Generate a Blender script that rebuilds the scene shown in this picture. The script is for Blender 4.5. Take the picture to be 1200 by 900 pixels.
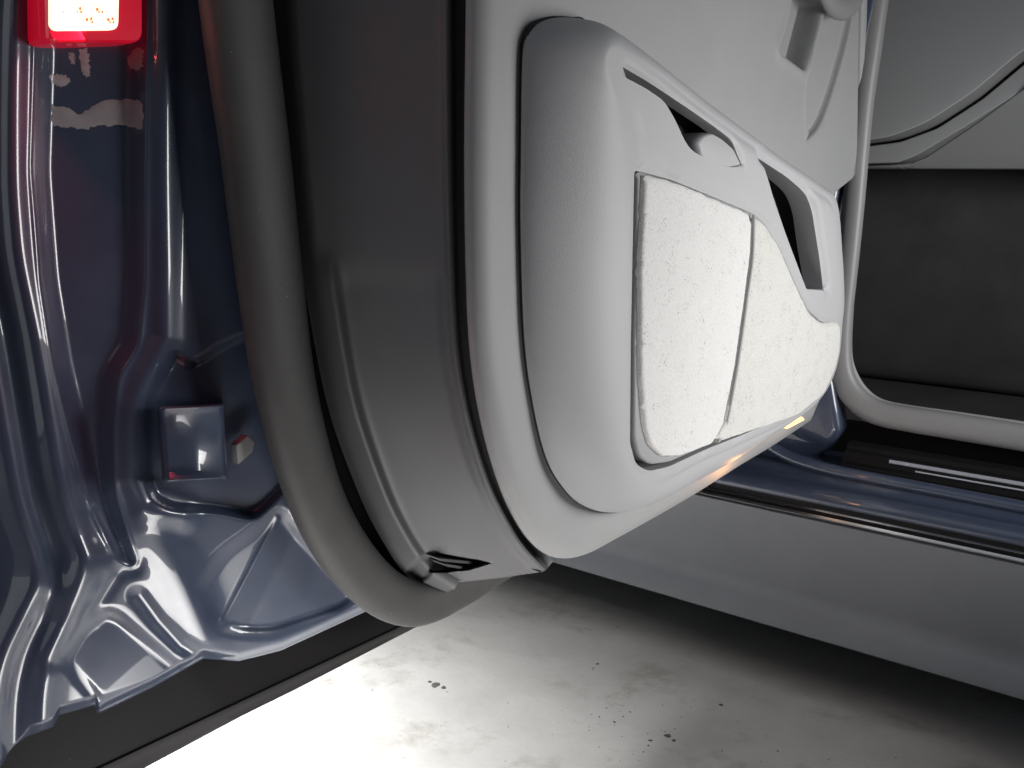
import bpy, bmesh, math, random
import numpy as np
from mathutils import Vector, Matrix, geometry
random.seed(4)
for o in list(bpy.data.objects): bpy.data.objects.remove(o)
sc = bpy.context.scene
COL = sc.collection
# ------------------------------------------------------------------ camera
FPX, PITCH, EYE = 1040.0, math.radians(13.0), 0.85
cam = bpy.data.objects.new('camera', bpy.data.cameras.new('camera')); COL.objects.link(cam)
cam.data.sensor_width = 36; cam.data.lens = FPX/1200*36
cam.data.clip_start = .02; cam.data.clip_end = 200
cam.location = (0, 0, EYE); cam.rotation_euler = (math.pi/2-PITCH, 0, 0)
sc.camera = cam
sc.render.resolution_x, sc.render.resolution_y = 1024, 768
sc.view_settings.view_transform = 'Standard'; sc.view_settings.look = 'None'
sc.view_settings.exposure = 0.0; sc.view_settings.gamma = 1
# ------------------------------------------------------------------ world and lamps
wd = bpy.data.worlds.new('World'); sc.world = wd; wd.use_nodes = True
wd.node_tree.nodes['Background'].inputs[0].default_value = (.80, .88, 1, 1)
wd.node_tree.nodes['Background'].inputs[1].default_value = .055
def area(name, loc, target, size, sizey, power, col=(1, 1, 1), spread=math.pi):
    l = bpy.data.lights.new(name, 'AREA'); l.shape = 'RECTANGLE'; l.size = size; l.size_y = sizey
    l.energy = power; l.color = col; l.spread = spread
    o = bpy.data.objects.new(name, l); COL.objects.link(o); o.location = loc
    o.rotation_euler = (Vector(target)-Vector(loc)).to_track_quat('-Z', 'Y').to_euler()
    return o
area('workshop_lamp', (1.05, .62, .72), (.22, 1.1, .68), .45, .45, 4.3, (1, .985, .97), math.radians(105))
area('yard_lamp', (-1.3, 1.05, 1.2), (-.68, 1.10, 0), .3, .3, 15, (1, .99, .97), math.radians(52))
area('floor_lamp', (-.10, .22, .70), (-.08, .62, 0), .25, .25, 2.1, (1, .99, .97), math.radians(52))
area('overhead_fill', (-1.2, -.9, 2.5), (-.3, .7, .4), 2.4, 2.4, 5.5, (.92, .95, 1))  # added soft light overhead, gives the paint grey reflections
area('left_fill', (-2.0, .1, .9), (-.3, .9, .5), 1.2, 1.8, 4.2, (.90, .94, 1))  # added light from the left, puts highlights on the ridges
area('bounce_fill', (-.06, .44, .03), (-.10, .86, .25), .62, .3, 1.9, (1, .98, .95), math.radians(80))  # added upward light, stands in for floor bounce on the edge trim
area('cabin_fill', (1.14, .68, .98), (.85, 1.9, .74), .3, .3, 1.1, (1, 1, 1), math.radians(80))  # added light outside the opening, lifts dashboard and footwell

# ------------------------------------------------------------------ geometry of the place
EY = np.array([0, 0, EYE])
Fv = np.array([0, math.cos(PITCH), -math.sin(PITCH)]); Uv = np.array([0, math.sin(PITCH), math.cos(PITCH)])
Rv = np.array([1., 0, 0])
def rays(P):
    P = np.atleast_2d(np.asarray(P, float))
    return Fv + ((P[:, 0:1]-600)/FPX)*Rv + ((450-P[:, 1:2])/FPX)*Uv
DA = math.radians(40)
Dd = np.array([math.sin(DA), math.cos(DA), 0]); Dn = np.array([math.cos(DA), -math.sin(DA), 0])   # door length, door inward normal
DO = np.array([-.036, .75, 0.]); ZZ = np.array([0, 0, 1.])
SA = math.radians(54.3)
Cs = np.array([math.sin(SA), -math.cos(SA), 0]); Cm = np.array([math.cos(SA), math.sin(SA), 0])    # sill towards the rear, into the car
def plane(P, w, n, o):
    r = rays(P); w = np.asarray(w, float).reshape(-1, 1)
    t = (w + (np.dot(o-EY, n))) / (r@n).reshape(-1, 1)
    return EY + r*t
def door(P, w): return plane(P, w, Dn, DO)
def carp(P, m): return plane(P, m, Cm, np.zeros(3))
def duz(P, w):                       # pixel outline -> (u, z) on the door plane at w
    q = door(P, w)-DO; return np.stack([q@Dd, q[:, 2]], 1)
def dworld(uz, w):
    uz = np.asarray(uz, float); w = np.broadcast_to(np.asarray(w, float), (len(uz),))
    return DO + uz[:, 0:1]*Dd + w[:, None]*Dn + uz[:, 1:2]*ZZ
def spline(P, n, closed=False, smooth=True):
    P = np.asarray(P, float)
    if closed: P = np.vstack([P, P[:1]])
    if smooth:
        Q = []; m = len(P)
        for i in range(m-1):
            p0 = P[i-1] if i > 0 else (P[-2] if closed else P[0]); p1 = P[i]; p2 = P[i+1]
            p3 = P[i+2] if i+2 < m else (P[1] if closed else P[-1])
            for t in np.linspace(0, 1, 14, endpoint=False):
                Q.append(.5*((2*p1)+(-p0+p2)*t+(2*p0-5*p1+4*p2-p3)*t*t+(-p0+3*p1-3*p2+p3)*t**3))
        Q.append(P[-1]); P = np.array(Q)
    d = np.r_[0, np.cumsum(np.linalg.norm(np.diff(P, axis=0), axis=1))]
    s = np.linspace(0, d[-1], n, endpoint=not closed)
    return np.stack([np.interp(s, d, P[:, k]) for k in range(P.shape[1])], 1)
def fillet(P, r, k=5):
    """round the corners of a closed polygon; r scalar or list"""
    P = np.asarray(P, float); n = len(P); out = []
    for i in range(n):
        a, b, c = P[i-1], P[i], P[(i+1) % n]
        ri = r[i] if hasattr(r, '__len__') else r
        la, lc = np.linalg.norm(a-b), np.linalg.norm(c-b); rr = min(ri, la*.48, lc*.48)
        p, q = b+(a-b)/la*rr, b+(c-b)/lc*rr
        for t in np.linspace(0, 1, k): out.append((1-t)**2*p+2*t*(1-t)*b+t*t*q)
    return np.array(out)
def dist(P, L, closed=False):
    """distance from points P to polyline L"""
    P = np.asarray(P, float); L = np.asarray(L, float)
    if closed: L = np.vstack([L, L[:1]])
    best = np.full(len(P), 1e9)
    for a, b in zip(L[:-1], L[1:]):
        ab = b-a; q = ab@ab
        if q < 1e-18: continue
        t = np.clip(((P-a)@ab)/q, 0, 1)
        best = np.minimum(best, np.linalg.norm(P-(a+t[:, None]*ab), axis=1))
    return best
def inside(P, L):
    P = np.asarray(P, float); L = np.asarray(L, float); c = np.zeros(len(P), bool)
    for a, b in zip(L, np.roll(L, -1, 0)):
        if a[1] == b[1]: continue
        m = ((a[1] > P[:, 1]) != (b[1] > P[:, 1])) & (P[:, 0] < (b[0]-a[0])*(P[:, 1]-a[1])/(b[1]-a[1])+a[0])
        c ^= m
    return c
def sdf(P, L): d = dist(P, L, True); return np.where(inside(P, L), d, -d)
def ss(x, a, b): t = np.clip((x-a)/(b-a), 0, 1); return t*t*(3-2*t)

# ------------------------------------------------------------------ materials
def mat(name, col, rough=.5, metal=0, coat=0, spec=.5, grain=0, gscale=400, gdist=.0004, var=0, vscale=8, sheen=0, em=None, ems=0,
        kind='noise', trans=0, wr=0, speck=None, col2=None, roughvar=0):
    m = bpy.data.materials.new(name); m.use_nodes = True; nt = m.node_tree; b = nt.nodes['Principled BSDF']
    I = b.inputs; c = (*col, 1)
    I['Base Color'].default_value = c; I['Roughness'].default_value = rough; I['Metallic'].default_value = metal
    I['Coat Weight'].default_value = coat; I['Coat Roughness'].default_value = .04
    I['Specular IOR Level'].default_value = spec; I['Sheen Weight'].default_value = sheen
    I['Transmission Weight'].default_value = trans
    if em: I['Emission Color'].default_value = (*em, 1); I['Emission Strength'].default_value = ems
    N = nt.nodes.new; L = nt.links.new
    tc = N('ShaderNodeTexCoord')
    def noise(scale, detail=4, r=.55, dist=0):
        n = N('ShaderNodeTexNoise'); n.inputs['Scale'].default_value = scale; n.inputs['Detail'].default_value = detail
        n.inputs['Roughness'].default_value = r; n.inputs['Distortion'].default_value = dist
        L(tc.outputs['Object'], n.inputs['Vector']); return n.outputs['Fac']
    last = None
    if var:
        f = noise(vscale, 6, .6, .3); r = N('ShaderNodeValToRGB'); r.color_ramp.elements[0].position = .3; r.color_ramp.elements[1].position = .7
        r.color_ramp.elements[0].color = (*[x*(1-var) for x in col], 1); r.color_ramp.elements[1].color = (*(col2 or [min(1, x*(1+var)) for x in col]), 1)
        L(f, r.inputs[0]); last = r.outputs[0]
    if speck:
        f = noise(speck[0], 3, .6); r = N('ShaderNodeValToRGB'); r.color_ramp.elements[0].position = speck[1]; r.color_ramp.elements[1].position = speck[1]+.03
        r.color_ramp.elements[0].color = (0, 0, 0, 1); r.color_ramp.elements[1].color = (1, 1, 1, 1); L(f, r.inputs[0])
        g = noise(speck[0]*.12, 2, .5); rr = N('ShaderNodeValToRGB'); rr.color_ramp.elements[0].position = .48; rr.color_ramp.elements[1].position = .62
        L(g, rr.inputs[0]); mu = N('ShaderNodeMath'); mu.operation = 'MULTIPLY'; L(r.outputs[0], mu.inputs[0]); L(rr.outputs[0], mu.inputs[1])
        mx = N('ShaderNodeMix'); mx.data_type = 'RGBA'; L(mu.outputs[0], mx.inputs[0]); mx.inputs[6].default_value = c
        if last: L(last, mx.inputs[6])
        mx.inputs[7].default_value = (*speck[2], 1); last = mx.outputs[2]
    if last: L(last, I['Base Color'])
    if roughvar:
        f = noise(35, 5, .6); mr = N('ShaderNodeMapRange'); mr.inputs[1].default_value = .35; mr.inputs[2].default_value = .7
        mr.inputs[3].default_value = rough; mr.inputs[4].default_value = rough+roughvar; L(f, mr.inputs[0]); L(mr.outputs[0], I['Roughness'])
    h = None
    if grain:
        if kind == 'leather':
            v = N('ShaderNodeTexVoronoi'); v.feature = 'DISTANCE_TO_EDGE'; v.inputs['Scale'].default_value = gscale; L(tc.outputs['Object'], v.inputs['Vector'])
            h = v.outputs['Distance']
        else: h = noise(gscale, 3, .6)
        bp = N('ShaderNodeBump'); bp.inputs['Strength'].default_value = grain; bp.inputs['Distance'].default_value = gdist
        L(h, bp.inputs['Height']); out = bp.outputs[0]
        if wr:
            # creases that the soft cover shows in patches
            n2 = N('ShaderNodeTexVoronoi'); n2.feature = 'DISTANCE_TO_EDGE'; n2.inputs['Scale'].default_value = 130
            wv = N('ShaderNodeTexNoise'); wv.inputs['Scale'].default_value = 40; L(tc.outputs['Object'], wv.inputs['Vector'])
            ad = N('ShaderNodeVectorMath'); ad.operation = 'MULTIPLY_ADD'; L(wv.outputs['Color'], ad.inputs[0]); ad.inputs[1].default_value = (.03, .03, .03); L(tc.outputs['Object'], ad.inputs[2])
            L(ad.outputs[0], n2.inputs['Vector'])
            mk = N('ShaderNodeMapRange'); mk.inputs[1].default_value = 0; mk.inputs[2].default_value = .10; L(n2.outputs['Distance'], mk.inputs[0])
            pm = noise(9, 2, .5); pr = N('ShaderNodeMapRange'); pr.inputs[1].default_value = .45; pr.inputs[2].default_value = .65; L(pm, pr.inputs[0])
            mu = N('ShaderNodeMath'); mu.operation = 'MULTIPLY'; L(mk.outputs[0], mu.inputs[0]); L(pr.outputs[0], mu.inputs[1])
            b2 = N('ShaderNodeBump'); b2.inputs['Strength'].default_value = wr; b2.inputs['Distance'].default_value = .0008
            L(mu.outputs[0], b2.inputs['Height']); L(out, b2.inputs['Normal']); out = b2.outputs[0]
        L(out, I['Normal'])
        if coat: pass
    return m
M = {}
M['paint'] = mat('dark_blue_grey_paint', (.040, .054, .092), .30, .05, 1, .5, roughvar=.12, var=.08, vscale=30, speck=(420, .74, (.3, .3, .32)))
M['sillpaint'] = M['paint']
M['trim'] = mat('light_grey_moulded_plastic', (.285, .289, .293), .6, grain=.45, gscale=800, gdist=.0003, var=.03, vscale=12)
M['vinyl'] = mat('light_grey_padded_vinyl', (.375, .38, .392), .55, grain=.5, gscale=520, gdist=.0003, kind='leather', wr=.07)
M['edge'] = mat('mid_grey_edge_plastic', (.098, .099, .104), .55, grain=.2, gscale=900, gdist=.0002, var=.05, vscale=14)
M['seal'] = mat('grey_brown_rubber', (.047, .046, .046), .62, grain=.35, gscale=700, gdist=.0003, var=.12, vscale=26, speck=(260, .72, (.4, .4, .4)))
M['rubber'] = mat('black_rubber', (.008, .0075, .0085), .5, spec=.15, grain=.2, gscale=500, gdist=.0003, speck=(200, .74, (.2, .2, .2)))
M['black'] = mat('black_plastic_and_shade', (.012, .012, .013), .7)
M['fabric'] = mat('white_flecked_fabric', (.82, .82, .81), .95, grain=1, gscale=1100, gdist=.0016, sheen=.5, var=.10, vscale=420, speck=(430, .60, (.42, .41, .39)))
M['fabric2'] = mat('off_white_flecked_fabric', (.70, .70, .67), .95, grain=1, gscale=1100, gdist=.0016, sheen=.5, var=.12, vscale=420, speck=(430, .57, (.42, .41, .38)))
M['stitch'] = mat('grey_piping', (.36, .36, .36), .8, grain=.5, gscale=700, gdist=.0006)
M['bodyseal'] = mat('grey_body_seal', (.21, .21, .215), .45, grain=.2, gscale=600, gdist=.0003)
M['rocker'] = mat('blue_grey_satin_rocker', (.17, .18, .198), .5, coat=.0, grain=.15, gscale=160, gdist=.0004, var=.06, vscale=9)
M['chrome'] = mat('brushed_bright_strip', (.62, .62, .64), .22, 1, grain=.1, gscale=300, gdist=.0002)
M['carpet'] = mat('black_floor_carpet', (.085, .084, .083), .95, grain=.8, gscale=500, gdist=.002, var=.25, vscale=5)
M['dash'] = mat('grey_dashboard_plastic', (.34, .345, .35), .5, grain=.25, gscale=800, gdist=.0002)
M['red'] = mat('red_lamp_plastic', (.40, .005, .02), .2, coat=.6, em=(1, .005, .04), ems=.30)
M['bright'] = mat('lit_lamp_window', (1, .9, .7), .3, em=(1, .92, .66), ems=1.08)
M['dot'] = mat('red_print_dots', (.6, .05, .02), .5, em=(.9, .30, .08), ems=.8)
M['amber'] = mat('amber_gleam_glow', (1, .45, .12), .25, em=(1, .70, .42), ems=1.2)
M['refl'] = mat('painted_grey_reflection', (.30, .28, .29), .45, coat=.5, var=.1, vscale=60)
M['dirt'] = mat('dark_dirt', (.09, .085, .08), .9)
M['plate'] = mat('frosted_step_plate', (.35, .37, .42), .4, grain=.2, gscale=500, gdist=.0003)

# concrete floor
def concrete():
    m = bpy.data.materials.new('smudged_pale_concrete'); m.use_nodes = True; nt = m.node_tree; b = nt.nodes['Principled BSDF']
    N = nt.nodes.new; L = nt.links.new; tc = N('ShaderNodeTexCoord')
    mp = N('ShaderNodeMapping'); mp.inputs['Scale'].default_value = (1, 1.35, 1); mp.inputs['Rotation'].default_value = (0, 0, .6); L(tc.outputs['Object'], mp.inputs[0])
    def noise(s, d, r, v, di=0):
        n = N('ShaderNodeTexNoise'); n.inputs['Scale'].default_value = s; n.inputs['Detail'].default_value = d; n.inputs['Roughness'].default_value = r; n.inputs['Distortion'].default_value = di
        L(v, n.inputs['Vector']); return n.outputs['Fac']
    def ramp(f, stops):
        r = N('ShaderNodeValToRGB'); e = r.color_ramp.elements
        e[0].position, e[0].color = stops[0][0], (*stops[0][1], 1); e[1].position, e[1].color = stops[-1][0], (*stops[-1][1], 1)
        for p, c in stops[1:-1]: q = e.new(p); q.color = (*c, 1)
        L(f, r.inputs[0]); return r.outputs[0]
    base = ramp(noise(2.2, 10, .68, mp.outputs[0], 0), [(.3, (.36, .355, .345)), (.5, (.46, .455, .445)), (.7, (.55, .55, .545))])
    st = ramp(noise(5, 12, .75, mp.outputs[0], .15), [(.54, (1, 1, 1)), (.61, (.84, .83, .81)), (.72, (.60, .58, .55))])
    mx = N('ShaderNodeMix'); mx.data_type = 'RGBA'; mx.blend_type = 'MULTIPLY'; mx.inputs[0].default_value = 1; L(base, mx.inputs[6]); L(st, mx.inputs[7])
    sp = ramp(noise(60, 5, .6, tc.outputs['Object']), [(.69, (1, 1, 1)), (.72, (.12, .11, .10))])
    m2 = N('ShaderNodeMix'); m2.data_type = 'RGBA'; m2.blend_type = 'MULTIPLY'; m2.inputs[0].default_value = 1; L(mx.outputs[2], m2.inputs[6]); L(sp, m2.inputs[7])
    L(m2.outputs[2], b.inputs['Base Color']); b.inputs['Roughness'].default_value = .45
    bp = N('ShaderNodeBump'); bp.inputs['Strength'].default_value = .25; bp.inputs['Distance'].default_value = .003; L(noise(60, 8, .7, tc.outputs['Object']), bp.inputs['Height']); L(bp.outputs[0], b.inputs['Normal'])
    return m
M['concrete'] = concrete()

# ------------------------------------------------------------------ mesh helpers
BASE = np.array([.45, 1.9, 0.])
def make(name, V, Fc, m, parent=None, sharp=38, solid=0, bev=0, sub=0):
    me = bpy.data.meshes.new(name)
    off = BASE if parent is not None else np.zeros(3)
    me.from_pydata([tuple(v) for v in (np.asarray(V)-off)], [], [tuple(int(i) for i in f) for f in Fc]); me.validate()
    bm = bmesh.new(); bm.from_mesh(me); bmesh.ops.remove_doubles(bm, verts=bm.verts, dist=1e-6); bmesh.ops.recalc_face_normals(bm, faces=bm.faces)
    if bev: bmesh.ops.bevel(bm, geom=[e for e in bm.edges if e.is_manifold and e.calc_face_angle(0) > .5], offset=bev, segments=3, affect='EDGES', profile=.6)
    bm.to_mesh(me); bm.free()
    me.shade_smooth(); me.set_sharp_from_angle(angle=math.radians(sharp))
    o = bpy.data.objects.new(name, me); COL.objects.link(o); me.materials.append(M[m] if isinstance(m, str) else m)
    if parent is not None: o.parent = parent
    if solid:
        s = o.modifiers.new('thickness', 'SOLIDIFY'); s.thickness = solid; s.offset = -1
    return o
def facecam(V, Fc):
    """orient faces towards the camera side"""
    V = np.asarray(V); out = []
    for f in Fc:
        p = V[list(f)]; n = np.cross(p[1]-p[0], p[2]-p[0]); out.append(tuple(f) if n@(EY-p[0]) > 0 else tuple(f)[::-1])
    return out
def gridf(nr, nc, closed=False):
    F = []
    for i in range(nr-1):
        for j in range(nc-1 if not closed else nc):
            k = (j+1) % nc; F.append((i*nc+j, i*nc+k, (i+1)*nc+k, (i+1)*nc+j))
    return F
def loft3(rows, closed=False): return np.vstack(rows), gridf(len(rows), len(rows[0]), closed)
def cdt(outline, holes=(), step=.01, rings=(), extra=None):
    """triangulated flat area with inner points; returns pts, faces"""
    outline = np.asarray(outline); pts = [outline]; edges = []
    n = len(outline); edges += [(i, (i+1) % n) for i in range(n)]; k = n
    for h in holes:
        pts.append(np.asarray(h)); edges += [(k+i, k+(i+1) % len(h)) for i in range(len(h))]; k += len(h)
    loops = [outline]+[np.asarray(h) for h in holes]
    def ok(q, d):
        m = inside(q, outline)
        for h in holes: m &= ~inside(q, h)
        for l in loops: m &= dist(q, l, True) > d
        return m
    for r in rings:
        for li, l in enumerate(loops):
            m = len(l); L_ = l if m > 60 else spline(l, 120, True, False)
            t = np.roll(L_, -1, 0)-np.roll(L_, 1, 0); nn = np.stack([t[:, 1], -t[:, 0]], 1); nn /= np.linalg.norm(nn, axis=1)[:, None]+1e-12
            for sgn in (1, -1):
                q = L_+nn*r*sgn; q = q[ok(q, r*.96)]; pts.append(q); k += len(q)
    lo, hi = outline.min(0), outline.max(0)
    gx, gy = np.meshgrid(np.arange(lo[0], hi[0], step), np.arange(lo[1], hi[1], step*.9)); gx = gx+((np.arange(gx.shape[0]) % 2)*step/2)[:, None]
    g = np.stack([gx.ravel(), gy.ravel()], 1); g = g[ok(g, max([step*.5]+[r+step*.3 for r in rings]))]; pts.append(g)
    if extra is not None: pts.append(extra[ok(extra, step*.1)])
    A = np.vstack(pts)
    r = geometry.delaunay_2d_cdt([Vector(p) for p in A], edges, [], 0, 1e-7)
    V = np.array([list(v) for v in r[0]]); F = [list(f) for f in r[2]]
    c = np.array([V[f].mean(0) for f in F]); m = inside(c, outline)
    for h in holes: m &= ~inside(c, h)
    return V, [f for f, k_ in zip(F, m) if k_]
def tube(C, rx, ry, nrm, n=20, power=2.0):
    """sweep of a rounded section; C (k,3) centre, rx across, ry along nrm"""
    C = np.asarray(C); T = np.gradient(C, axis=0); T /= np.linalg.norm(T, axis=1)[:, None]
    rx = np.broadcast_to(rx, len(C)); ry = np.broadcast_to(ry, len(C)); rows = []
    for i, (c, t) in enumerate(zip(C, T)):
        nn = nrm-(nrm@t)*t; nn /= np.linalg.norm(nn); b = np.cross(t, nn)
        a = np.linspace(0, 2*math.pi, n, endpoint=False)
        ca = np.sign(np.cos(a))*abs(np.cos(a))**(2/power); sa = np.sign(np.sin(a))*abs(np.sin(a))**(2/power)
        rows.append(c+np.outer(ca*rx[i], b)+np.outer(sa*ry[i], nn))
    V, F = loft3(rows, True); k = len(rows)
    F += [tuple(range(n))[::-1], tuple((k-1)*n+j for j in range(n))]
    return V, F

# ------------------------------------------------------------------ top level things
car = bpy.data.objects.new('car', None); COL.objects.link(car); car.location = BASE; car.empty_display_size = .2
car['label'] = 'dark blue-grey car standing on the concrete with its front door wide open'; car['category'] = 'car'
gv = 40
me_V = np.array([[-gv, -gv, 0], [gv, -gv, 0], [gv, gv, 0], [-gv, gv, 0]])
fl = make('ground', me_V, [(0, 1, 2, 3)], 'concrete'); fl['kind'] = 'structure'

PD = -.105      # how far the painted edge lies behind the inner panel
def pdoor(P, w): return door(P, np.asarray(w, float)+PD)
def pduz(P, w): return duz(P, w+PD)
def pworld(uz, w): return dworld(uz, np.asarray(w, float)+PD)
# scattered dirt crumbs on the concrete
rd = np.random.RandomState(5); gV, gF = [], []
marks = [(510, 803, .010), (520, 806, .007), (503, 799, .005), (782, 862, .006), (790, 868, .005), (762, 868, .004), (720, 846, .003), (560, 690, .004), (700, 778, .004), (845, 826, .004)]
marks += [(rd.uniform(690, 800), rd.uniform(825, 885), rd.uniform(.0008, .0022)) for _ in range(30)]+[(rd.uniform(430, 1150), rd.uniform(700, 895), rd.uniform(.0006, .0015)) for _ in range(60)]
for x, y, r in marks:
    ry = rays([(x, y)])[0]
    if ry[2] > -.1: continue
    c = EY+ry*(EYE/-ry[2]); a = np.linspace(0, 2*math.pi, 8, endpoint=False); rr = r*rd.uniform(.5, 1.1, 8); k = len(gV)
    gV += [(c[0]+math.cos(t)*q, c[1]+math.sin(t)*q, .0002) for t, q in zip(a, rr)]+[(c[0], c[1], min(.0025, r*.3))]
    gF += [(k+i, k+(i+1) % 8, k+8) for i in range(8)]
dirt = make('dirt_crumbs', np.array(gV), gF, 'dirt'); dirt['kind'] = 'stuff'; dirt['label'] = 'scattered dark dirt crumbs on the pale concrete floor'; dirt['category'] = 'dirt'

# ============================ DOOR SHELL (painted) : part "door", everything on the door is its sub-part
seal_c = [(262, -160), (272, -60), (277, 0), (288, 90), (300, 180), (316, 320), (334, 450), (362, 560), (392, 628), (430, 678), (466, 703), (500, 706), (545, 686), (588, 660), (640, 630), (800, 540)]
seal_x = np.array(seal_c[:10], float)
bot = [(-160, 985), (0, 905), (35, 862), (62, 852), (70, 838), (112, 826), (116, 836), (180, 805), (238, 772), (280, 775), (330, 762), (430, 716), (480, 696), (520, 676)]
botx = np.array(bot, float)
def paint_w(P):
    x, y = P[:, 0], P[:, 1]
    ridA = [(40, -200), (17, 0), (16, 120), (16, 220), (22, 300), (43, 400), (60, 500), (74, 580), (90, 630), (105, 670), (88, 715), (62, 765), (52, 810), (50, 880), (50, 1000)]
    yy = np.arange(-300, 1120, 4.); xx = np.interp(yy, [p[1] for p in ridA], [p[0] for p in ridA]); kr = np.exp(-(np.arange(-15, 16)/6.)**2); kr /= kr.sum()
    xa = np.interp(y, yy, np.convolve(np.pad(xx, 15, mode='edge'), kr, mode='valid'))
    # base: falls from the seal land to the outer skin
    sx = np.polyval(np.polyfit([-170, 50, 250, 450, 600, 700, 850, 980], [258, 283, 308, 334, 375, 415, 480, 540], 3), y)
    w = -.092-.07*np.clip((sx-x)/300, -0.3, 1.6)
    # main long recess between the hem ridge and the lock rib
    rec = fillet([(42, -250), (168, -250), (169, 0), (167, 330), (160, 405), (136, 440), (130, 500), (131, 575), (146, 625), (158, 662), (140, 655), (112, 600), (88, 520), (66, 430), (50, 330), (40, 200), (44, 60)], 16)
    d = sdf(P, rec); w -= .013*ss(d, -5, 22)
    w += .0012*np.exp(-((d+4)/3.5)**2)
    # outer hem: a broad round fold with a shallow groove beside it
    w += .010*np.exp(-((x-xa)/17.)**2)-.004*np.exp(-((x-xa+34)/13.)**2)
    w += .004*np.exp(-((x-xa+54)/12.)**2)
    w -= .03*ss(xa-x, 60, 120)
    # rib to the right of the recess
    rib = [(192, -200), (193, 0), (193, 200), (194, 300), (194, 395), (172, 440), (156, 480), (154, 560), (170, 594), (214, 606)]
    dr = dist(P, rib); w += .007*np.exp(-(dr/15.)**2)
    # pocket round the guide wedge
    pk = fillet([(203, 408), (222, 425), (262, 400), (320, 375), (350, 560), (300, 610), (250, 600), (200, 598), (176, 585), (168, 555), (170, 470)], 16)
    d2 = sdf(P, pk); w -= .012*ss(d2, -3, 10)
    # flats below
    tri = fillet([(232, 692), (262, 650), (330, 600), (420, 700), (400, 716), (320, 742), (285, 742), (257, 734)], 12)
    d3 = sdf(P, tri); w -= .0045*ss(d3, -12, 10)
    cr = [(325, 608), (262, 728)]; dc = dist(P, cr); w += .0016*np.exp(-(dc/3.5)**2)
    side = (x-262)*(608-728)-(y-728)*(325-262); w -= .003*ss(-side/130, 0, 30)*ss(d3, 0, 10)
    t2 = fillet([(122, 716), (140, 722), (214, 788), (196, 800), (118, 826), (96, 800), (76, 776), (92, 742)], 12)
    d4 = sdf(P, t2); w -= .0055*ss(d4, -12, 9)-.00010*(y-760)*ss(d4, -4, 12)
    g1 = [(136, 672), (112, 708), (84, 742), (66, 776)]; w -= .0035*np.exp(-(dist(P, g1)/11.)**2)
    g2 = [(163, 698), (185, 728), (212, 756), (250, 776)]; w -= .0045*np.exp(-(dist(P, g2)/9.)**2)
    g3 = [(110, 600), (130, 640), (156, 664)]; w -= .003*np.exp(-(dist(P, g3)/11.)**2)
    w += .008*np.exp(-(dist(P, [(70, 695), (110, 658)])/26.)**2)
    w += .006*np.exp(-(dist(P, [(180, 620), (215, 690), (240, 750)])/24.)**2)
    # rolled lower lip
    by = np.interp(x, botx[:, 0], botx[:, 1]); w -= .010*(1-ss(by-y, 0, 12))
    w += .0005*np.sin(x*.04+y*.011)+.0006*np.sin(y*.021+x*.02)
    return w
nx, ny = 400, 440
xs = np.linspace(-110, 520, nx); vs = np.linspace(0, 1, ny)
G = []
for v in vs:
    yb = np.interp(xs, botx[:, 0], botx[:, 1]); G.append(np.stack([xs, -170+(yb+170)*v], 1))
Pg = np.vstack(G); W = paint_w(Pg)
Vp = pdoor(Pg, W)
Fp = []
for i in range(ny-1):
    for j in range(nx-1):
        a = i*nx+j; q = Pg[a]
        lim = np.interp(q[1], seal_x[:, 1], seal_x[:, 0])+14
        if q[1] < 690 and q[0] > lim: continue
        Fp.append((a, a+1, a+nx+1, a+nx))
# return flange along the bottom
rowv = Vp[(ny-1)*nx:]; r2 = rowv-Dn*.012-ZZ*.004; r3 = r2-Dn*.02+ZZ*.012; k0 = len(Vp)
Vp = np.vstack([Vp, r2, r3])
for j in range(nx-1):
    Fp.append(((ny-1)*nx+j, (ny-1)*nx+j+1, k0+j+1, k0+j)); Fp.append((k0+j, k0+j+1, k0+nx+j+1, k0+nx+j))
used = sorted({i for f in Fp for i in f}); mp = {a: b for b, a in enumerate(used)}
DOOR = make('door', Vp[used], [tuple(mp[i] for i in f) for f in Fp], 'paint', car, sharp=70)
DOOR['label'] = 'open front door, dark blue-grey painted shell'
def part(name, V, F, m, parent=None, **k): return make(name, V, F, m, DOOR if parent is None else parent, **k)

# outer skin panel of the door, running away from the camera behind the painted edge
sk = []
for y in (-170, 200, 500, 760, 905):
    pass
q0 = pdoor([(-110, -170)], paint_w(np.array([[-110., -170.]])))[0]
sk_rows = []
for zf in np.linspace(0, 1, 14):
    a = pdoor([(-105, -165+zf*1110)], paint_w(np.array([[-105., -165+zf*1110.]])))[0]
    L_ = np.linspace(0, 1.35, 12)
    bow = -.02*math.sin(zf*math.pi)
    sk_rows.append(np.array([a+Dd*l+Dn*(bow*min(1, l*5)-.004) for l in L_]))
V, F = loft3(sk_rows); part('outer_skin', V, F, 'paint', solid=.002)

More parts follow.
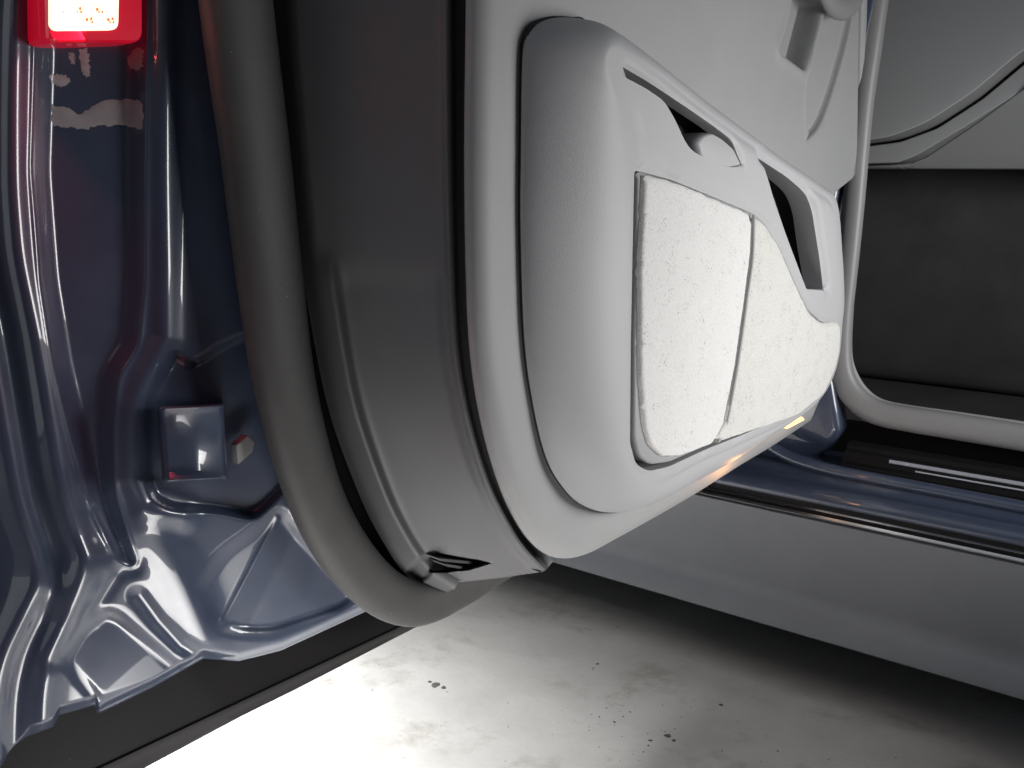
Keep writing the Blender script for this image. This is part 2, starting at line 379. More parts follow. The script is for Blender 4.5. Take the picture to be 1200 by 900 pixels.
# guide wedge: moulded tab on the edge
def rbox(name, P4, w0, w1, m, bev, parent=None, shrink=0.06):
    """block standing on a traced quad; front at w1, back at w0"""
    P4 = np.asarray(P4, float); f = pdoor(P4, w1); q = f - DO
    uz = np.stack([q@Dd, q[:, 2]], 1); b = pworld(uz, w0)
    V = np.vstack([f, b]); n = len(P4)
    F = [tuple(range(n)), tuple(range(n, 2*n))[::-1]]+[(i, n+i, n+(i+1) % n, (i+1) % n) for i in range(n)]
    return part(name, V, F, m, parent, bev=bev)
rows = []
tabP = [(184, 477), (262, 473), (267, 562), (190, 566)]
prof = [(0, -.118), (.06, -.096), (.12, -.089), (.35, -.083), (.5, -.079), (.62, -.079), (.9, -.080), (.96, -.082), (1, -.088), (1.005, -.115)]
for v in [0, 0, .03, .07, .14, .5, .86, .93, .97, 1, 1]:
    r = []
    for s, w in prof:
        p = (1-v)*((1-s)*np.array(tabP[0])+s*np.array(tabP[1]))+v*((1-s)*np.array(tabP[3])+s*np.array(tabP[2])); r.append((p, w))
    rows.append(r)
R3 = []
for k_, r in enumerate(rows):
    P = np.array([p for p, w in r]); ww = np.array([w for p, w in r])
    add = [None, .0, .007, .0055, 0, 0, 0, .0045, .006, .0, None][k_]
    ww = np.full(len(P), -.125) if add is None else ww+add+.006
    ww[0] = min(ww[0], -.12)
    R3.append(pdoor(P, ww))
V, F = loft3(R3); part('guide_wedge', V, F, 'paint', sharp=50)
# small bent clip beside the wedge
rbox('clip', [(277, 522), (291, 510), (299, 518), (296, 530), (279, 545)], -.108, -.098, 'bodyseal', .0012)

# courtesy lamp on the door edge
rc = fillet([(52, -110), (168, -110), (168, 50), (57, 50)], [4, 4, 12, 12], 6)
uz = pduz(rc, -.108); c0 = uz.mean(0)
rows = [pworld(uz, -.155), pworld(uz, -.114), pworld(c0+(uz-c0)*.985, -.1095), pworld(c0+(uz-c0)*.96, -.108)]
V, F = loft3(rows, True); F.append(tuple(range(3*len(uz), 4*len(uz)))); part('lamp_lens', V, F, 'red')
rc = fillet([(58, -100), (142, -100), (139, 35), (60, 36)], [4, 4, 9, 9], 6)
uz = pduz(rc, -.1045); c0 = uz.mean(0)
rows = [pworld(uz, -.112), pworld(uz, -.1055), pworld(c0+(uz-c0)*.985, -.1045)]
V, F = loft3(rows, True); F.append(tuple(range(2*len(uz), 3*len(uz)))); part('lamp_window', V, F, 'bright')
bm_V, bm_F = [], []
for (cx, cy) in [(71, 11), (92, 11), (117, 11), (81, 23), (105, 23), (130, 23)]:
    for (ox, oy, rr) in [(-3, 0, 1.8), (2, -1, 1.6), (3, 3, 1.3), (-1, 3, 1.1)]:
        if random.random() < .25: continue
        a = np.linspace(0, 2*math.pi, 6, endpoint=False); q = np.stack([cx+ox+np.cos(a)*rr, cy+oy+np.sin(a)*rr*1.3], 1)
        k_ = len(bm_V); bm_V += list(pdoor(q, -.1040)); bm_F.append(tuple(range(k_, k_+6)))
part('lamp_print', bm_V, bm_F, 'dot')
ll = bpy.data.lights.new('courtesy_lamp', 'AREA'); ll.shape = 'RECTANGLE'; ll.size = .05; ll.size_y = .08; ll.energy = 2.8; ll.color = (1, .05, .10)
lo = bpy.data.objects.new('courtesy_lamp', ll); COL.objects.link(lo)
lp = pdoor([(108, -20)], -.085)[0]; lo.location = lp; lo.rotation_euler = Vector(-Dd*.9+Dn*.6-ZZ*.4).to_track_quat('-Z', 'Y').to_euler()

# grey patches below the lamp, reflections in the paint put in as colour
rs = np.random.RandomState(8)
def add_reflection(px):
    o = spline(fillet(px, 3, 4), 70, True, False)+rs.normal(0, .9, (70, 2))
    v2, f_ = cdt(o, (), 4.); dd = dist(v2, o, True); part('reflection_patch', pdoor(v2, paint_w(v2)+.0001+.0006*ss(dd, 0, 2)), facecam(pdoor(v2, paint_w(v2)), f_), 'refl', sharp=60)
add_reflection([(60, 122), (78, 124), (92, 136), (112, 122), (130, 116), (167, 118), (167, 152), (150, 148), (120, 146), (98, 151), (62, 148)])
add_reflection([(57, 90), (64, 86), (76, 88), (83, 95), (76, 102), (64, 100)])
add_reflection([(92, 58), (103, 56), (105, 80), (106, 91), (98, 88), (94, 74)])
add_reflection([(80, 64), (87, 61), (88, 75), (82, 73)])
add_reflection([(150, 66), (156, 58), (167, 56), (167, 80), (158, 83), (150, 76)])
# black sill strip under the painted edge
tops = [(-160, 975), (0, 898), (60, 855), (110, 832), (240, 770), (330, 756), (430, 716), (520, 670)]
N_ = 60
def cw(pts, w, n=N_): q = spline(pts, n, smooth=False); return pdoor(q, w-.010-.055*np.clip((260-q[:, 0])/300, 0, 1.2))
rows = [cw([(-160, 935), (0, 850), (110, 790), (240, 745), (430, 697), (520, 660)], -.168),
        cw([(-160, 955), (0, 872), (110, 808), (240, 752), (430, 701), (530, 660)], -.152),
        cw([(-80, 988), (118, 897), (330, 797), (462, 735), (535, 699)], -.147),
        cw([(-79, 990), (120, 899), (332, 799), (464, 737), (536, 700)], -.1445),
        cw([(-76, 993), (124, 902), (335, 802), (466, 739), (537, 702)], -.146),
        cw([(-74, 996), (127, 905), (337, 804), (467, 740), (538, 703)], -.151),
        cw([(-50, 1002), (150, 905), (350, 806), (470, 744), (538, 707)], -.155),
        cw([(-44, 1006), (164, 903), (390, 782), (478, 740), (540, 708)], -.158),
        cw([(-44, 1000), (164, 897), (390, 776), (478, 736), (540, 705)], -.175)]
V, F = loft3(rows); part('sill_strip', V, F, 'rubber', sharp=30)

# big weather seal round the door edge
sc_ = spline(seal_c, 150)
wseal = np.interp(sc_[:, 1], [-160, 400, 700], [-.070, -.070, -.074])
C = pdoor(sc_, wseal)
rad = np.interp(np.arange(150), [0, 60, 95, 115, 149], [.033, .032, .029, .025, .018])
V, F = tube(C, rad, rad*.62, Dn, 26, 2.3); part('weather_seal', V, F, 'seal', sharp=60)
# lip of the seal on the paint side
sl = spline([(x-24 if y < 600 else x-16, y+(0 if y < 600 else 10)) for x, y in seal_c[:12]], 90)
V, F = tube(pdoor(sl, -.083), .011, .007, Dn, 10); part('seal_lip', V, F, 'rubber', sharp=60)

# ------------------------------------------------------------------ plastic edge trim between the seal and the inner panel
TL = spline([(318, -160), (322, 0), (336, 160), (352, 300), (368, 400), (388, 490), (422, 582), (446, 630), (474, 672), (508, 694)], 1000)
TR = spline([(545, -160), (544, 0), (544, 180), (546, 330), (551, 420), (566, 500), (588, 570), (616, 622), (648, 657)], 1000)
sv = np.r_[np.linspace(0, .5, 110), np.linspace(.5, .86, 24)[1:], np.linspace(.86, 1, 22)[1:]]
tv = np.r_[np.linspace(0, .86, 100), np.linspace(.86, 1, 120)[1:]]
NT = len(tv); q_ = np.linspace(0, 1, 1000)
TL = np.stack([np.interp(tv, q_, TL[:, k]) for k in (0, 1)], 1); TR = np.stack([np.interp(tv, q_, TR[:, k]) for k in (0, 1)], 1)
rec_v = fillet([(506, 647), (560, 655), (576, 660), (550, 668), (522, 671), (503, 671)], 2)
scoop = fillet([(474, 672), (484, 659), (497, 650), (512, 649), (510, 662), (503, 678), (490, 684)], 4)
Bs = np.array([0, .08, .16, .21, .6, .93, 1]); Bx = np.array([508, 522, 533, 538, 595, 640, 648.]); By = np.array([694, 695, 690, 681, 675, 668, 658.])
trimP, trimW = [], []
rows = []
for i in range(NT):
    P = TL[i]+(TR[i]-TL[i])*sv[:, None]
    # the lowest rows bend so the bottom edge follows the foot of the moulding
    P = P+(np.stack([np.interp(sv, Bs, Bx), np.interp(sv, Bs, By)], 1)-(TL[-1]+(TR[-1]-TL[-1])*sv[:, None]))*ss(tv[i], .90, 1)
    w = -.180+.162*sv
    y = P[:, 1]
    low = ss(y, 285, 330)
    w += .009*np.exp(-((sv-.17)/.055)**2)*low*1.0 - .016*ss(.12-sv, 0, .12)*(1-.85*ss(tv[i], .84, .95))
    w -= .004*ss(y, 300, 345)*ss(sv, .16, .24)*(1-ss(sv, .80, .86))*1.0
    w += .003*np.exp(-((sv-.90)/.022)**2)
    w -= .022*ss(sv, .925, .955)
    trimP.append(P.copy()); trimW.append(w.copy())
    d = sdf(P, rec_v); w -= .030*ss(d, -.3, 1.6)
    d = sdf(P, scoop); w -= .013*ss(d, -2, 6)
    rows.append(door(P, w))
last = rows[-1]
rows += [last-Dn*.004-ZZ*.003, last-Dn*.014-ZZ*.003, last-Dn*.03+ZZ*.004]
V, F = loft3(rows); part('edge_trim', V, F, 'edge', sharp=60)
# louvre slats in the notch at its foot
trimP = np.vstack(trimP); trimW = np.concatenate(trimW)
def trim_at(x, y): return trimW[np.argmin((trimP[:, 0]-x)**2+(trimP[:, 1]-y)**2)]
for (x0, y0, x1, y1) in [(512, 655.0, 554, 659.5), (519, 661.5, 545, 665.5)]:
    q = fillet([(x0, y0-1.0), (x1, y1-1.2), (x1-3, y1+1.6), (x0+5, y0+2.6)], 1); ws = trim_at((x0+x1)/2, (y0+y1)/2)
    uz = duz(q, ws-.003); V, F = loft3([dworld(uz, ws-.024), dworld(uz, ws-.003)], True); F.append(tuple(range(len(uz), 2*len(uz)))); part('louvre_slat', V, F, 'edge')
ws = trim_at(530, 661); uz = duz(fillet([(504, 649), (561, 657), (552, 667), (507, 669)], 1), ws-.022)
V, F = loft3([dworld(uz, ws-.05), dworld(uz, ws-.0225)], True); F.append(tuple(range(len(uz), 2*len(uz)))); part('louvre_back', V, F, 'black')
# rubber channel between the seal and the trim
ca = spline([(x, y) for x, y in seal_c[:12]]+[(520, 700)], 1000); ca = np.stack([np.interp(tv, q_, ca[:, k]) for k in (0, 1)], 1); rows_c = [door(ca, -.197), door(TL+np.array([4, -2]), -.200), door(TL+np.array([10, -6]), -.186)]
V, F = loft3(rows_c); part('seal_channel', V, F, 'rubber', sharp=60)
# dark backing behind trim and panel, closes the door body
bk = duz([(575, -160), (575, 420), (625, 590), (700, 590), (900, 480), (980, -160)], -.07)
bk[:, 0] += 0
V, F = loft3([dworld(bk, -.20), dworld(bk+np.array([.03, -.0])*0, -.035)], True); F += [tuple(range(6, 12)), tuple(range(6))[::-1]]
part('door_core', V, F, 'black')

# ------------------------------------------------------------------ inner trim panel
Lc = spline([(551, -170), (550, 0), (548, 180), (550, 330), (555, 420), (568, 500), (590, 575), (618, 628), (648, 653), (680, 652), (720, 632), (800, 587), (862, 548), (905, 522), (950, 492)], 170)
Rc = spline([(950, 492), (975, 440), (982, 330), (975, 228), (1004, 205), (1007, 0), (1010, -170)], 60, smooth=False)[1:]
OUT = np.vstack([duz(Lc, -.012), duz(Rc, 0.0)])
OUTt = np.vstack([OUT, duz([(780, -170)], 0)]) if False else OUT
# recess of the inner door release at the top
cup = duz(fillet([(935, -40), (955, -40), (963, 6), (943, 84), (911, 60), (922, 30)], 6), 0)
leafL = duz(spline([(985, -60), (965, 10), (952, 60), (946, 100), (945, 140), (948, 157)], 60), 0)
leafR = duz(spline([(1012, -60), (1002, 0), (992, 50), (975, 110), (960, 148), (944, 165)], 60), 0)
leaf = np.vstack([leafL, leafR[::-1]])
AB_px = [(612, 75), (614, 48), (624, 30), (645, 21), (672, 22), (692, 30), (800, 112), (900, 184), (965, 226), (972, 300), (968, 380), (955, 440), (925, 478), (850, 538), (795, 568), (752, 590), (716, 600), (686, 594), (662, 574), (640, 536), (624, 470), (614, 390), (610, 260)]
AB = duz(spline(AB_px, 220, True), .0)
def panel_w(uz):
    d = dist(uz, OUT[:170]); w = -.014*(1-np.clip(d/.02, 0, 1))**2*1.0
    w = np.where(d < .02, -.016*(1-np.sqrt(np.clip(1-(1-d/.02)**2, 0, 1))), 0)
    low = 1-ss(uz[:, 1], .50, .66)
    w = w-.010*np.exp(-((d-.062)/.018)**2)*(.35+.65*low)
    # upper field leans back
    ab = dist(uz, AB, True)
    w += 0.004*np.exp(-(ab/.012)**2)*0
    cp = sdf(uz, cup); w = w-.03*ss(cp, -.001, .006)+.003*np.exp(-((cp+.006)/.006)**2)
    lf = sdf(uz, leaf); w = w-.009*ss(lf, -.0005, .003)+.002*np.exp(-((lf+.004)/.003)**2)
    return w
def offs(L_, ds):
    out = []
    L_ = spline(L_, max(60, len(L_)), True, False); t = np.roll(L_, -1, 0)-np.roll(L_, 1, 0); nn = np.stack([t[:, 1], -t[:, 0]], 1); nn /= np.linalg.norm(nn, axis=1)[:, None]+1e-12
    for d_ in ds:
        q = L_+nn*d_; q = q[dist(q, L_, True) > abs(d_)*.97-1e-9]; out.append(q)
    return np.vstack(out)
gq = np.vstack([offs(spline(cup, 200, True, False), (-.012, -.009, -.006, -.004, -.002, 0, .0015, .003, .0045, .006, .009)), offs(spline(leaf, 420, True, False), (-.006, -.004, -.0025, -.001, 0, .001, .002, .003, .005))])
gq = gq[gq[:, 1] < 1.22]
PV, PF = cdt(OUT, (), .0095, rings=(.0015, .003, .005, .008, .012, .017, .022, .035, .048, .062), extra=gq)
V = dworld(PV, panel_w(PV)); part('inner_panel', V, facecam(V, PF), 'trim', sharp=60, solid=.003)
# door release lever at the top
C = door(spline([(945, -60), (962, -22), (975, 2), (990, 8), (1003, -6), (1010, -50)], 30), np.linspace(.012, .02, 30))
V, F = tube(C, .018, .010, Dn, 16); part('release_lever', V, F, 'bodyseal', sharp=60)
# dark line where the armrest meets the panel
V, F = loft3([dworld(duz(spline(AB_px, 220, True), 0), .004), dworld(AB+(AB-AB.mean(0))*.0035, .0015), dworld(AB+(AB-AB.mean(0))*.0035, -.002)], True)
part('armrest_joint', V, F, 'black')

# ------------------------------------------------------------------ armrest moulding
WF = .058
AF_px = [(742, 120), (737, 84), (722, 55), (706, 38), (720, 46), (760, 76), (850, 141), (930, 199), (972, 229), (984, 242), (988, 290), (992, 345), (989, 376), (984, 425), (970, 463), (938, 490), (870, 525), (832, 546), (795, 562), (770, 568), (752, 560), (742, 542), (738, 500), (741, 300)]
# matched pairs: back outline point -> front outline point
pairs = [((610, 260), (741, 300)), ((610.5, 180), (737, 200)), ((611, 120), (731, 148)), ((612, 75), (724, 118)), ((615, 48), (717, 98)), ((627, 29), (712, 80)), ((648, 21), (711, 66)), ((674, 22), (717, 57)), ((694, 31), (731, 61)),
         ((760, 82), (770, 84)), ((840, 140), (850, 142)), ((900, 184), (915, 189)), ((945, 214), (960, 221)), ((962, 232), (980, 240)), ((968, 300), (987, 292)),
         ((968, 350), (991, 345)), ((966, 380), (989, 376)), ((960, 420), (984, 425)), ((945, 455), (968, 462)), ((915, 484), (938, 490)), ((850, 536), (870, 525)), ((795, 568), (826, 545)),
         ((752, 590), (795, 562)), ((716, 600), (772, 571)), ((686, 594), (756, 566)), ((662, 574), (746, 552)), ((640, 536), (739, 525)), ((624, 470), (738, 480)), ((614, 390), (739, 400))]
NB = 260
Bp = np.array([p[0] for p in pairs], float); Fpx = np.array([p[1] for p in pairs], float)
both = spline(np.hstack([Bp, Fpx]), NB, True)
B2, F2 = duz(both[:, :2], .002), duz(both[:, 2:], WF)
slot_px = [(733, 78), (760, 94), (800, 120), (838, 146), (860, 163), (872, 193), (858, 197), (840, 192), (811, 177), (803, 166), (790, 138), (778, 118), (756, 103), (733, 91)]
slot = duz(fillet(slot_px, [2, 8, 8, 8, 8, 2, 8, 8, 6, 6, 8, 8, 8, 2], 4), WF)
pull_px = [(893, 183), (928, 206), (950, 226), (958, 248), (963, 290), (971, 340), (945, 339), (921, 275), (905, 228)]
pull = duz(fillet(pull_px, [1, 8, 10, 10, 14, 2, 2, 14, 14], 4), WF)
ins_px = [(746, 199), (790, 211), (884, 250), (897, 260), (916, 290), (935, 333), (950, 365), (965, 378), (980, 379), (977, 420), (962, 455), (933, 484), (870, 511), (832, 526), (785, 548), (762, 553), (748, 545), (741, 520), (742, 400), (744, 300)]
ins = duz(fillet(ins_px, 6, 4), WF)
def arm_w(uz):
    w = np.full(len(uz), WF)
    cre = duz([(744, 130), (749, 155), (750, 198)], WF); w -= .0025*np.exp(-(dist(uz, cre)/.0025)**2)
    # upper rail is rounded towards the slot, the handle bar crowns a little
    s = sdf(uz, slot); tp = duz([(733, 78), (800, 120), (860, 163), (872, 193)], WF)
    w -= .003*(1-ss(dist(uz, tp), 0, .006))
    p = sdf(uz, pull); pt = duz([(893, 183), (950, 226), (958, 248), (966, 300), (971, 340)], WF)
    w -= .007*(1-ss(dist(uz, pt), 0, .012))
    d = dist(uz, F2, True); w -= .006*(1-ss(d, 0, .018))**2*ss(uz[:, 0], .15, .3)
    i = dist(uz, ins, True); w -= .0025*(1-ss(i, 0, .008))
    return w
AVp, AF = cdt(F2, (slot, pull, ins), .008, rings=(.0012, .0025, .004, .006, .009, .013))
Wv = arm_w(AVp)
rows = []
for s in np.r_[0, .004, .012, .03, np.linspace(.06, 1, 30)]:
    a = s*math.pi/2
    edge = arm_w(F2)
    l_ = s; h_ = .55*(1-(1-l_)**2.0)+.45*math.sin(math.acos(1-l_)); rows.append(dworld(B2+(F2-B2)*l_, .002+(edge-.002)*h_))
V1, Fs = loft3(rows, True)
V2 = dworld(AVp, Wv); k_ = len(V1); Fs = Fs+[tuple(i+k_ for i in f) for f in AF]
Vall = np.vstack([V1, V2]); kk = len(Vall)
for hole, dep in ((slot, .020), (pull, .034), (ins, .018)):
    n = len(hole); top = dworld(hole, arm_w(hole)); c = hole.mean(0)
    r1 = dworld(hole-(c-hole)*.0, arm_w(hole)-.002); r2 = dworld(hole, WF-dep)
    Vall = np.vstack([Vall, top, r1, r2])
    for a in (0, 1):
        for i in range(n): Fs.append((kk+a*n+i, kk+a*n+(i+1) % n, kk+(a+1)*n+(i+1) % n, kk+(a+1)*n+i))
    kk += 3*n
ARM = part('armrest', Vall, Fs, 'vinyl', sharp=62)
def outset(L_, d_):
    t = np.roll(L_, -1, 0)-np.roll(L_, 1, 0); nn = np.stack([t[:, 1], -t[:, 0]], 1); nn /= np.linalg.norm(nn, axis=1)[:, None]+1e-12
    return L_+nn*d_*(1 if not inside(L_+nn*1e-4, L_)[len(L_)//3] else -1)
# painted shade: black liners in the two openings; same black behind the insert
for nm, hole, d0, d1, ou in (('slot_shade_liner', slot, .020, .0568, .010), ('pocket_shade_liner', pull, .034, .0560, .006), ('insert_back', ins, .0155, .0178, .0)):
    n = len(hole); o2 = outset(hole, ou) if ou else hole
    rr = [dworld(hole, WF-d0-.0004), dworld(o2, WF-d0-.0008), dworld(o2, WF-d1)]
    V, F = loft3(rr, True); v2, f2_ = cdt(hole, (), .03); k = len(V)
    V = np.vstack([V, dworld(v2, WF-d1+.0003)]); F += [tuple(i+k for i in f) for f in f2_]
    part(nm, V, F, 'black', sharp=30)
# release tongue inside the slot
tg = duz(fillet([(817, 166), (823, 158), (834, 154), (848, 162), (862, 175), (874, 200), (860, 206), (838, 198), (822, 186)], 5, 5), WF-.004)
c0 = np.array(tg).mean(0)
rows = [dworld(tg, WF-.050)]+[dworld(c0+(tg-c0)*(1-.16*(1-math.cos(a))), WF-.016+.012*math.sin(a)) for a in np.linspace(0, math.pi/2, 7)]
V, F = loft3(rows, True); F.append(tuple(range(7*len(tg), 8*len(tg)))); part('slot_tongue', V, F, 'vinyl', sharp=50)

# ------------------------------------------------------------------ fabric inserts in a grey bezel
def pad(name, px, w_top, thick, m, bev=.004, crown=0, fil=4, fuzz=0, wav=0):
    o = spline(fillet(px, fil, 5), 170, True, False); uz = duz(o, w_top)
    if fuzz: uz = uz+np.random.RandomState(3).normal(0, fuzz, uz.shape)
    V2, F2_ = cdt(uz, (), .007, rings=tuple(bev*t for t in (.15, .4, .7, 1.)))
    d = dist(V2, uz, True); t = np.clip(d/bev, 0, 1)
    w = w_top-bev*(1-np.sqrt(np.clip(1-(1-t)**2, 0, 1)))+crown*ss(d, 0, .06)
    if wav: w = w+wav*np.sin(V2[:, 0]*60+V2[:, 1]*31)*np.sin(V2[:, 1]*47)
    V = dworld(V2, w); k = len(V); n = len(uz)
    b1, b2 = dworld(uz, w_top-bev), dworld(uz, w_top-thick)
    F = list(F2_)+[(k+i, k+(i+1) % n, k+n+(i+1) % n, k+n+i) for i in range(n)]
    return part(name, np.vstack([V, b1, b2]), F, m, sharp=60)
bez_px = [(748, 200), (790, 212), (886, 251), (897, 260), (916, 290), (935, 333), (950, 365), (965, 378), (979, 380), (976, 420), (962, 455), (933, 484), (870, 508), (833, 521), (785, 542), (763, 545), (750, 536), (744, 512), (744, 400), (746, 300)]
pad('insert_bezel', bez_px, WF-.0025, .014, 'trim', .003)
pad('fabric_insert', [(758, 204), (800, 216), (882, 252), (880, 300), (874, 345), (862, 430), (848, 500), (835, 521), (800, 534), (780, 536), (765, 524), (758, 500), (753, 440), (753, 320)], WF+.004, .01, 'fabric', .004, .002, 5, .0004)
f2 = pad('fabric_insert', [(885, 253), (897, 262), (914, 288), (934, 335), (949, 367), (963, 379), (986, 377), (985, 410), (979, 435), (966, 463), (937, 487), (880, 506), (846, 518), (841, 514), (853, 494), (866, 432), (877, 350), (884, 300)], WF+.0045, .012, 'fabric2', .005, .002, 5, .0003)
f2['label'] = 'yellowish rear half of the fleecy insert'
f2.name = 'fabric_insert.001'
C = door(spline([(883.5, 252), (882, 300), (876, 345), (864, 430), (850.5, 500), (841, 518)], 60), WF+.0025)
V, F = tube(C, .0016, .002, Dn, 8); part('piping', V, F, 'stitch', sharp=60)
# glowing amber sliver added in the lower edge, stands for a reflection
am = duz(fillet([(918, 499), (940, 488), (943, 492), (922, 503)], 1.2), .02); V, F = loft3([dworld(am, -.01), dworld(am, .02)], True); F.append(tuple(range(len(am), 2*len(am))))
part('amber_gleam', V, F, 'amber')
al = bpy.data.lights.new('gleam_fill', 'POINT'); al.energy = .12; al.color = (1, .42, .12); al.shadow_soft_size = .01
ao = bpy.data.objects.new('gleam_fill', al); COL.objects.link(ao); ao.location = door([(872, 552)], .03)[0]  # added point light, spreads the amber gleam along the edge

# ============================ CAR BODY: sill, rocker, seals, footwell
def cz(px, py, m): return carp([(px, py)], m)[0][2]
def prof_sweep(name, prof, s0, s1, m, n=2, **k):
    """prof list of (m, z); sweeps along the sill"""
    rows = []
    for s in np.linspace(s0, s1, n): rows.append(np.array([Cs*s+Cm*mm+ZZ*z for mm, z in prof]))
    V, F = loft3(rows); F.append(tuple(range(len(prof)))[::-1]); F.append(tuple((n-1)*len(prof)+i for i in range(len(prof))))
    return make(name, V, F, m, car, **k)
X = 1100
def Z(py, m): return cz(X, py, m)
S0, S1 = -1.7, .9
r0 = 1.364
# rocker: bottom lip at 793, chrome at 635
prof_sweep('rocker_panel', [(r0+.08, Z(793, r0)-.0), (r0+.02, Z(796, r0)), (r0+.004, Z(793, r0)), (r0-.004, Z(789, r0)), (r0-.003, Z(780, r0)), (r0+.008, Z(762, r0)), (r0+.012, Z(755, r0)), (r0+.011, Z(740, r0)), (r0+.003, Z(700, r0)), (r0, Z(642, r0)), (r0+.012, Z(640, r0)), (r0+.09, Z(640, r0))], S0, S1, 'rocker', sharp=30)
def strip(name, y0, y1, m, mt, d=.004, s0=S0):
    prof_sweep(name, [(m+.01, Z(y1, m)), (m, Z(y1, m)), (m-d*.6, Z((y0+y1)/2, m)), (m, Z(y0, m)), (m+.01, Z(y0, m))], s0, S1, mt, sharp=50)
strip('bright_strip', 634, 639, r0, 'chrome'); strip('bright_strip', 626, 630, r0+.004, 'chrome')
strip('rubber_strip', 620, 644, r0+.006, 'rubber', .002)
# painted step
pp = [(1.376, .335), (1.371, .342), (1.369, .350), (1.371, .359), (1.377, .3655), (1.386, .3685), (1.396, .3680), (1.404, .3690), (1.411, .3745), (1.416, .3830), (1.422, .3880), (1.434, .3890), (1.53, .3890), (1.53, .33)]
prof_sweep('painted_step', pp, S0, S1, 'sillpaint', sharp=60)
# black scuff plate, a ribbed step with a bright line
prof_sweep('scuff_plate', [(1.430, .3895), (1.430, .396), (1.433, .399), (1.445, .4005), (1.449, .4075), (1.4500, .4135), (1.4535, .4165), (1.4600, .417), (1.4640, .4235), (1.4700, .4265), (1.482, .427), (1.482, .3895)], -.37, S1, 'rubber', sharp=30)
prof_sweep('plate_line', [(1.4492, .4075), (1.4470, .4095), (1.4475, .4130), (1.4502, .4140)], -.30, S1, 'plate', sharp=30)
prof_sweep('plate_line', [(1.4462, .4020), (1.4450, .4022), (1.4455, .4030), (1.4470, .4040)], -.26, S1, 'plate', sharp=30)
# body seal round the door opening
bs = [(1050, -120), (1034, -40), (1022, 40), (1012, 110), (1006, 170), (1000, 240), (993, 310), (986, 370), (984, 420), (990, 448), (1006, 470), (1030, 484), (1070, 492), (1120, 500), (1200, 513), (1300, 530), (1500, 566), (1800, 620)]
bsp = spline(bs, 160); C = carp(bsp, 1.495)
V, F = tube(C, np.interp(np.arange(160), [0, 50, 70, 159], [.017, .017, .021, .021]), .014, Cm, 18, 2.4); make('door_opening_seal', V, F, 'bodyseal', car, sharp=60)
bs2 = [(1056, -120), (1040, -40), (1033, 30), (1023, 100), (1014, 165), (1008, 240), (1001, 310), (996, 370), (995, 415), (1002, 440), (1016, 460), (1035, 472), (1070, 479), (1120, 486), (1200, 498), (1300, 514), (1500, 548)]
V, F = tube(carp(spline(bs2, 150), 1.515), .0055, .006, Cm, 12); make('seal_lip', V, F, 'trim', car, sharp=60)
# painted front pillar and the radius where it meets the sill
pl = [(-1.2, .34), (-.50, .34), (-.44, .375), (-.405, .40), (-.385, .44), (-.40, .50), (-.425, .60), (-.43, .75), (-.415, .9), (-.39, 1.1), (-.37, 1.3), (-1.2, 1.3)]
pl = np.array(pl)
V = np.vstack([Cs*a+Cm*m+ZZ*z for m in (1.478, 1.53) for a, z in pl]); n = len(pl)
F = [tuple(range(n)), tuple(range(n, 2*n))[::-1]]+[(i, (i+1) % n, n+(i+1) % n, n+i) for i in range(n)]
make('front_pillar', V, F, 'sillpaint', car, sharp=60, bev=.014)
C = np.array([Cs*a+Cm*m+ZZ*z for a, m, z in [(-.60, 1.42, .66), (-.585, 1.42, .58), (-.56, 1.42, .50), (-.52, 1.42, .44), (-.47, 1.42, .405), (-.40, 1.418, .391), (-.30, 1.418, .388), (-.1, 1.418, .386), (.1, 1.416, .384)]])
V, F = tube(spline(C, 80), .010, .010, Cm, 14); make('pillar_bead', V, F, 'sillpaint', car, sharp=60)
# door front edge strips seen past the armrest
for k_, (pts, w, r, mt) in enumerate([([(1008, -120), (1006, 0), (1004, 100), (1001, 200), (992, 270), (986, 330), (984, 400)], -.012, .012, 'trim'), ([(1024, -120), (1017, 0), (1010, 100), (1003, 210), (996, 280), (990, 350), (984, 430)], -.03, .012, 'bodyseal')]):
    V, F = tube(door(spline(pts, 60), w), r, r, Dn, 14, 2.6); part('front_edge_strip', V, F, mt, sharp=60)

def cpad(name, px, m, thick, mt, bev=.012, fil=4, slope=(0, 0), step=.03):
    o = spline(fillet(px, fil, 5), 150, True, False); P = carp(o, m); sz = np.stack([P@Cs, P[:, 2]], 1)
    V2, F2_ = cdt(sz, (), step, rings=tuple(bev*t for t in (.12, .35, .65, 1.)))
    d = dist(V2, sz, True); t = np.clip(d/bev, 0, 1); c = sz.mean(0)
    ww = m+bev*(1-np.sqrt(np.clip(1-(1-t)**2, 0, 1)))+slope[0]*(V2[:, 0]-c[0])+slope[1]*(V2[:, 1]-c[1])
    V = V2[:, 0:1]*Cs+ww[:, None]*Cm+V2[:, 1:2]*ZZ; n = len(sz); k = len(V)
    wb = m+bev+slope[0]*(sz[:, 0]-c[0])+slope[1]*(sz[:, 1]-c[1])
    b1 = sz[:, 0:1]*Cs+wb[:, None]*Cm+sz[:, 1:2]*ZZ; b2 = b1+Cm*thick
    F = list(F2_)+[(k+i, k+(i+1) % n, k+n+(i+1) % n, k+n+i) for i in range(n)]
    return make(name, np.vstack([V, b1, b2]), F, mt, car, sharp=60)
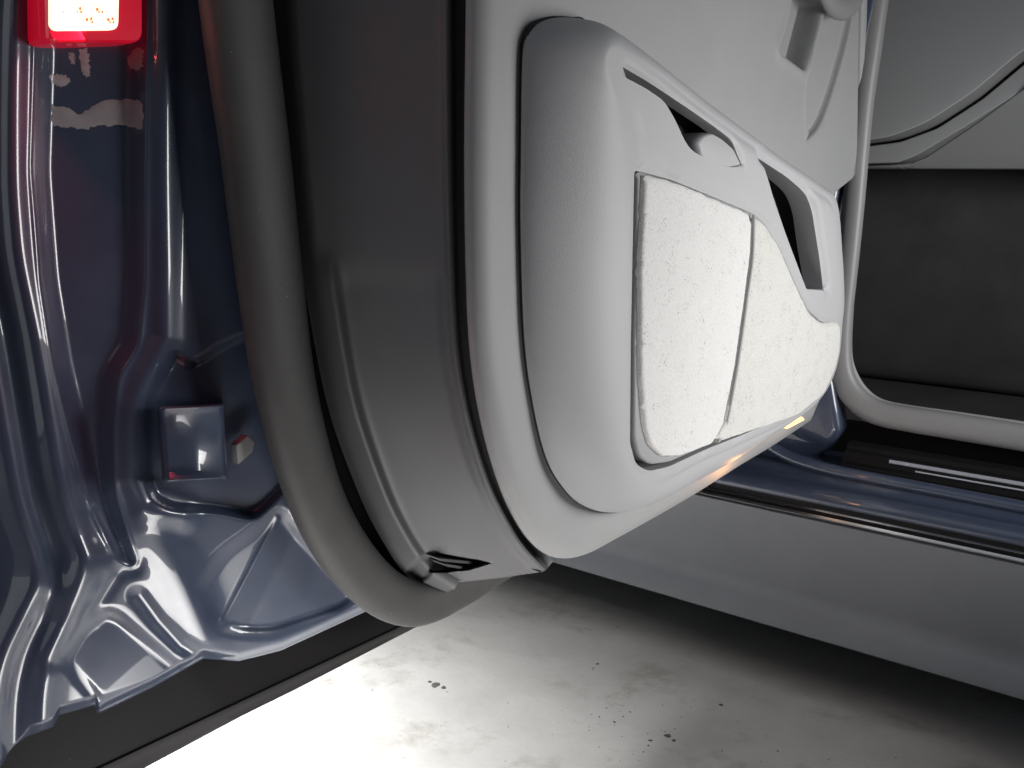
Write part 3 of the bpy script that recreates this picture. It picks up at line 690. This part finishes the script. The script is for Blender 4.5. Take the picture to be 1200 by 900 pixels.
cpad('dashboard', [(940, -260), (1500, -260), (1500, -120), (1300, 0), (1200, 69), (1150, 114), (1100, 148), (1060, 164), (1008, 171), (950, 172)], 1.95, .2, 'dash', .003, 10, (0, .35))
cpad('dashboard_trim', [(950, 176), (1009, 174), (1061, 167), (1103, 151), (1153, 117), (1204, 72), (1304, 5), (1500, -110), (1500, -60), (1300, 50), (1200, 106), (1140, 146), (1080, 183), (1060, 191), (950, 194)], 1.952, .2, 'dash', .003, 3, (0, .3), .02)
cpad('dashboard_underside', [(950, 197), (1060, 191.5), (1081, 183.5), (1141, 146.5), (1200, 107), (1300, 51), (1500, -50), (1500, 215), (1200, 198)], 1.958, .25, 'dash', .003, 3, (0, -.6))
# footwell: floor, bulkhead and tunnel
def boxp(name, s0, s1, m0, m1, z0, z1, mt, bev=0):
    V = [Cs*a+Cm*b+ZZ*c for a in (s0, s1) for b in (m0, m1) for c in (z0, z1)]
    return make(name, V, [(0, 1, 3, 2), (4, 6, 7, 5), (0, 4, 5, 1), (2, 3, 7, 6), (0, 2, 6, 4), (1, 5, 7, 3)], mt, car, bev=bev)
boxp('footwell_floor', -1.0, 1.2, 1.531, 2.9, .34, .372, 'carpet')
boxp('bulkhead', -1.1, -.72, 1.531, 2.9, .374, 1.5, 'carpet')
boxp('transmission_tunnel', -.718, 1.2, 2.22, 2.60, .374, .93, 'carpet', .04)
boxp('far_door', -1.2, 1.2, 2.903, 2.95, .34, 1.4, 'carpet')
boxp('sill_inner', -.718, 1.2, 1.5315, 1.545, .374, .445, 'rubber')
boxp('seat_base', .30, .8, 1.60, 2.15, .374, .72, 'carpet', .05)
boxp('underbody', -1.9, 1.4, 1.45, 3.0, .22, .335, 'black')
boxp('roof', -1.0, 1.2, 1.62, 2.95, 1.46, 1.5, 'dash')
boxp('front_wing', -2.4, -1.15, 1.40, 1.47, .30, 1.05, 'sillpaint', .02)

# ------------------------------------------------------------------ tidy: parents in the door are sub-parts already
for o in bpy.data.objects:
    if o.type == 'MESH' and o.parent is None and not o.get('kind'): print('TOP', o.name)
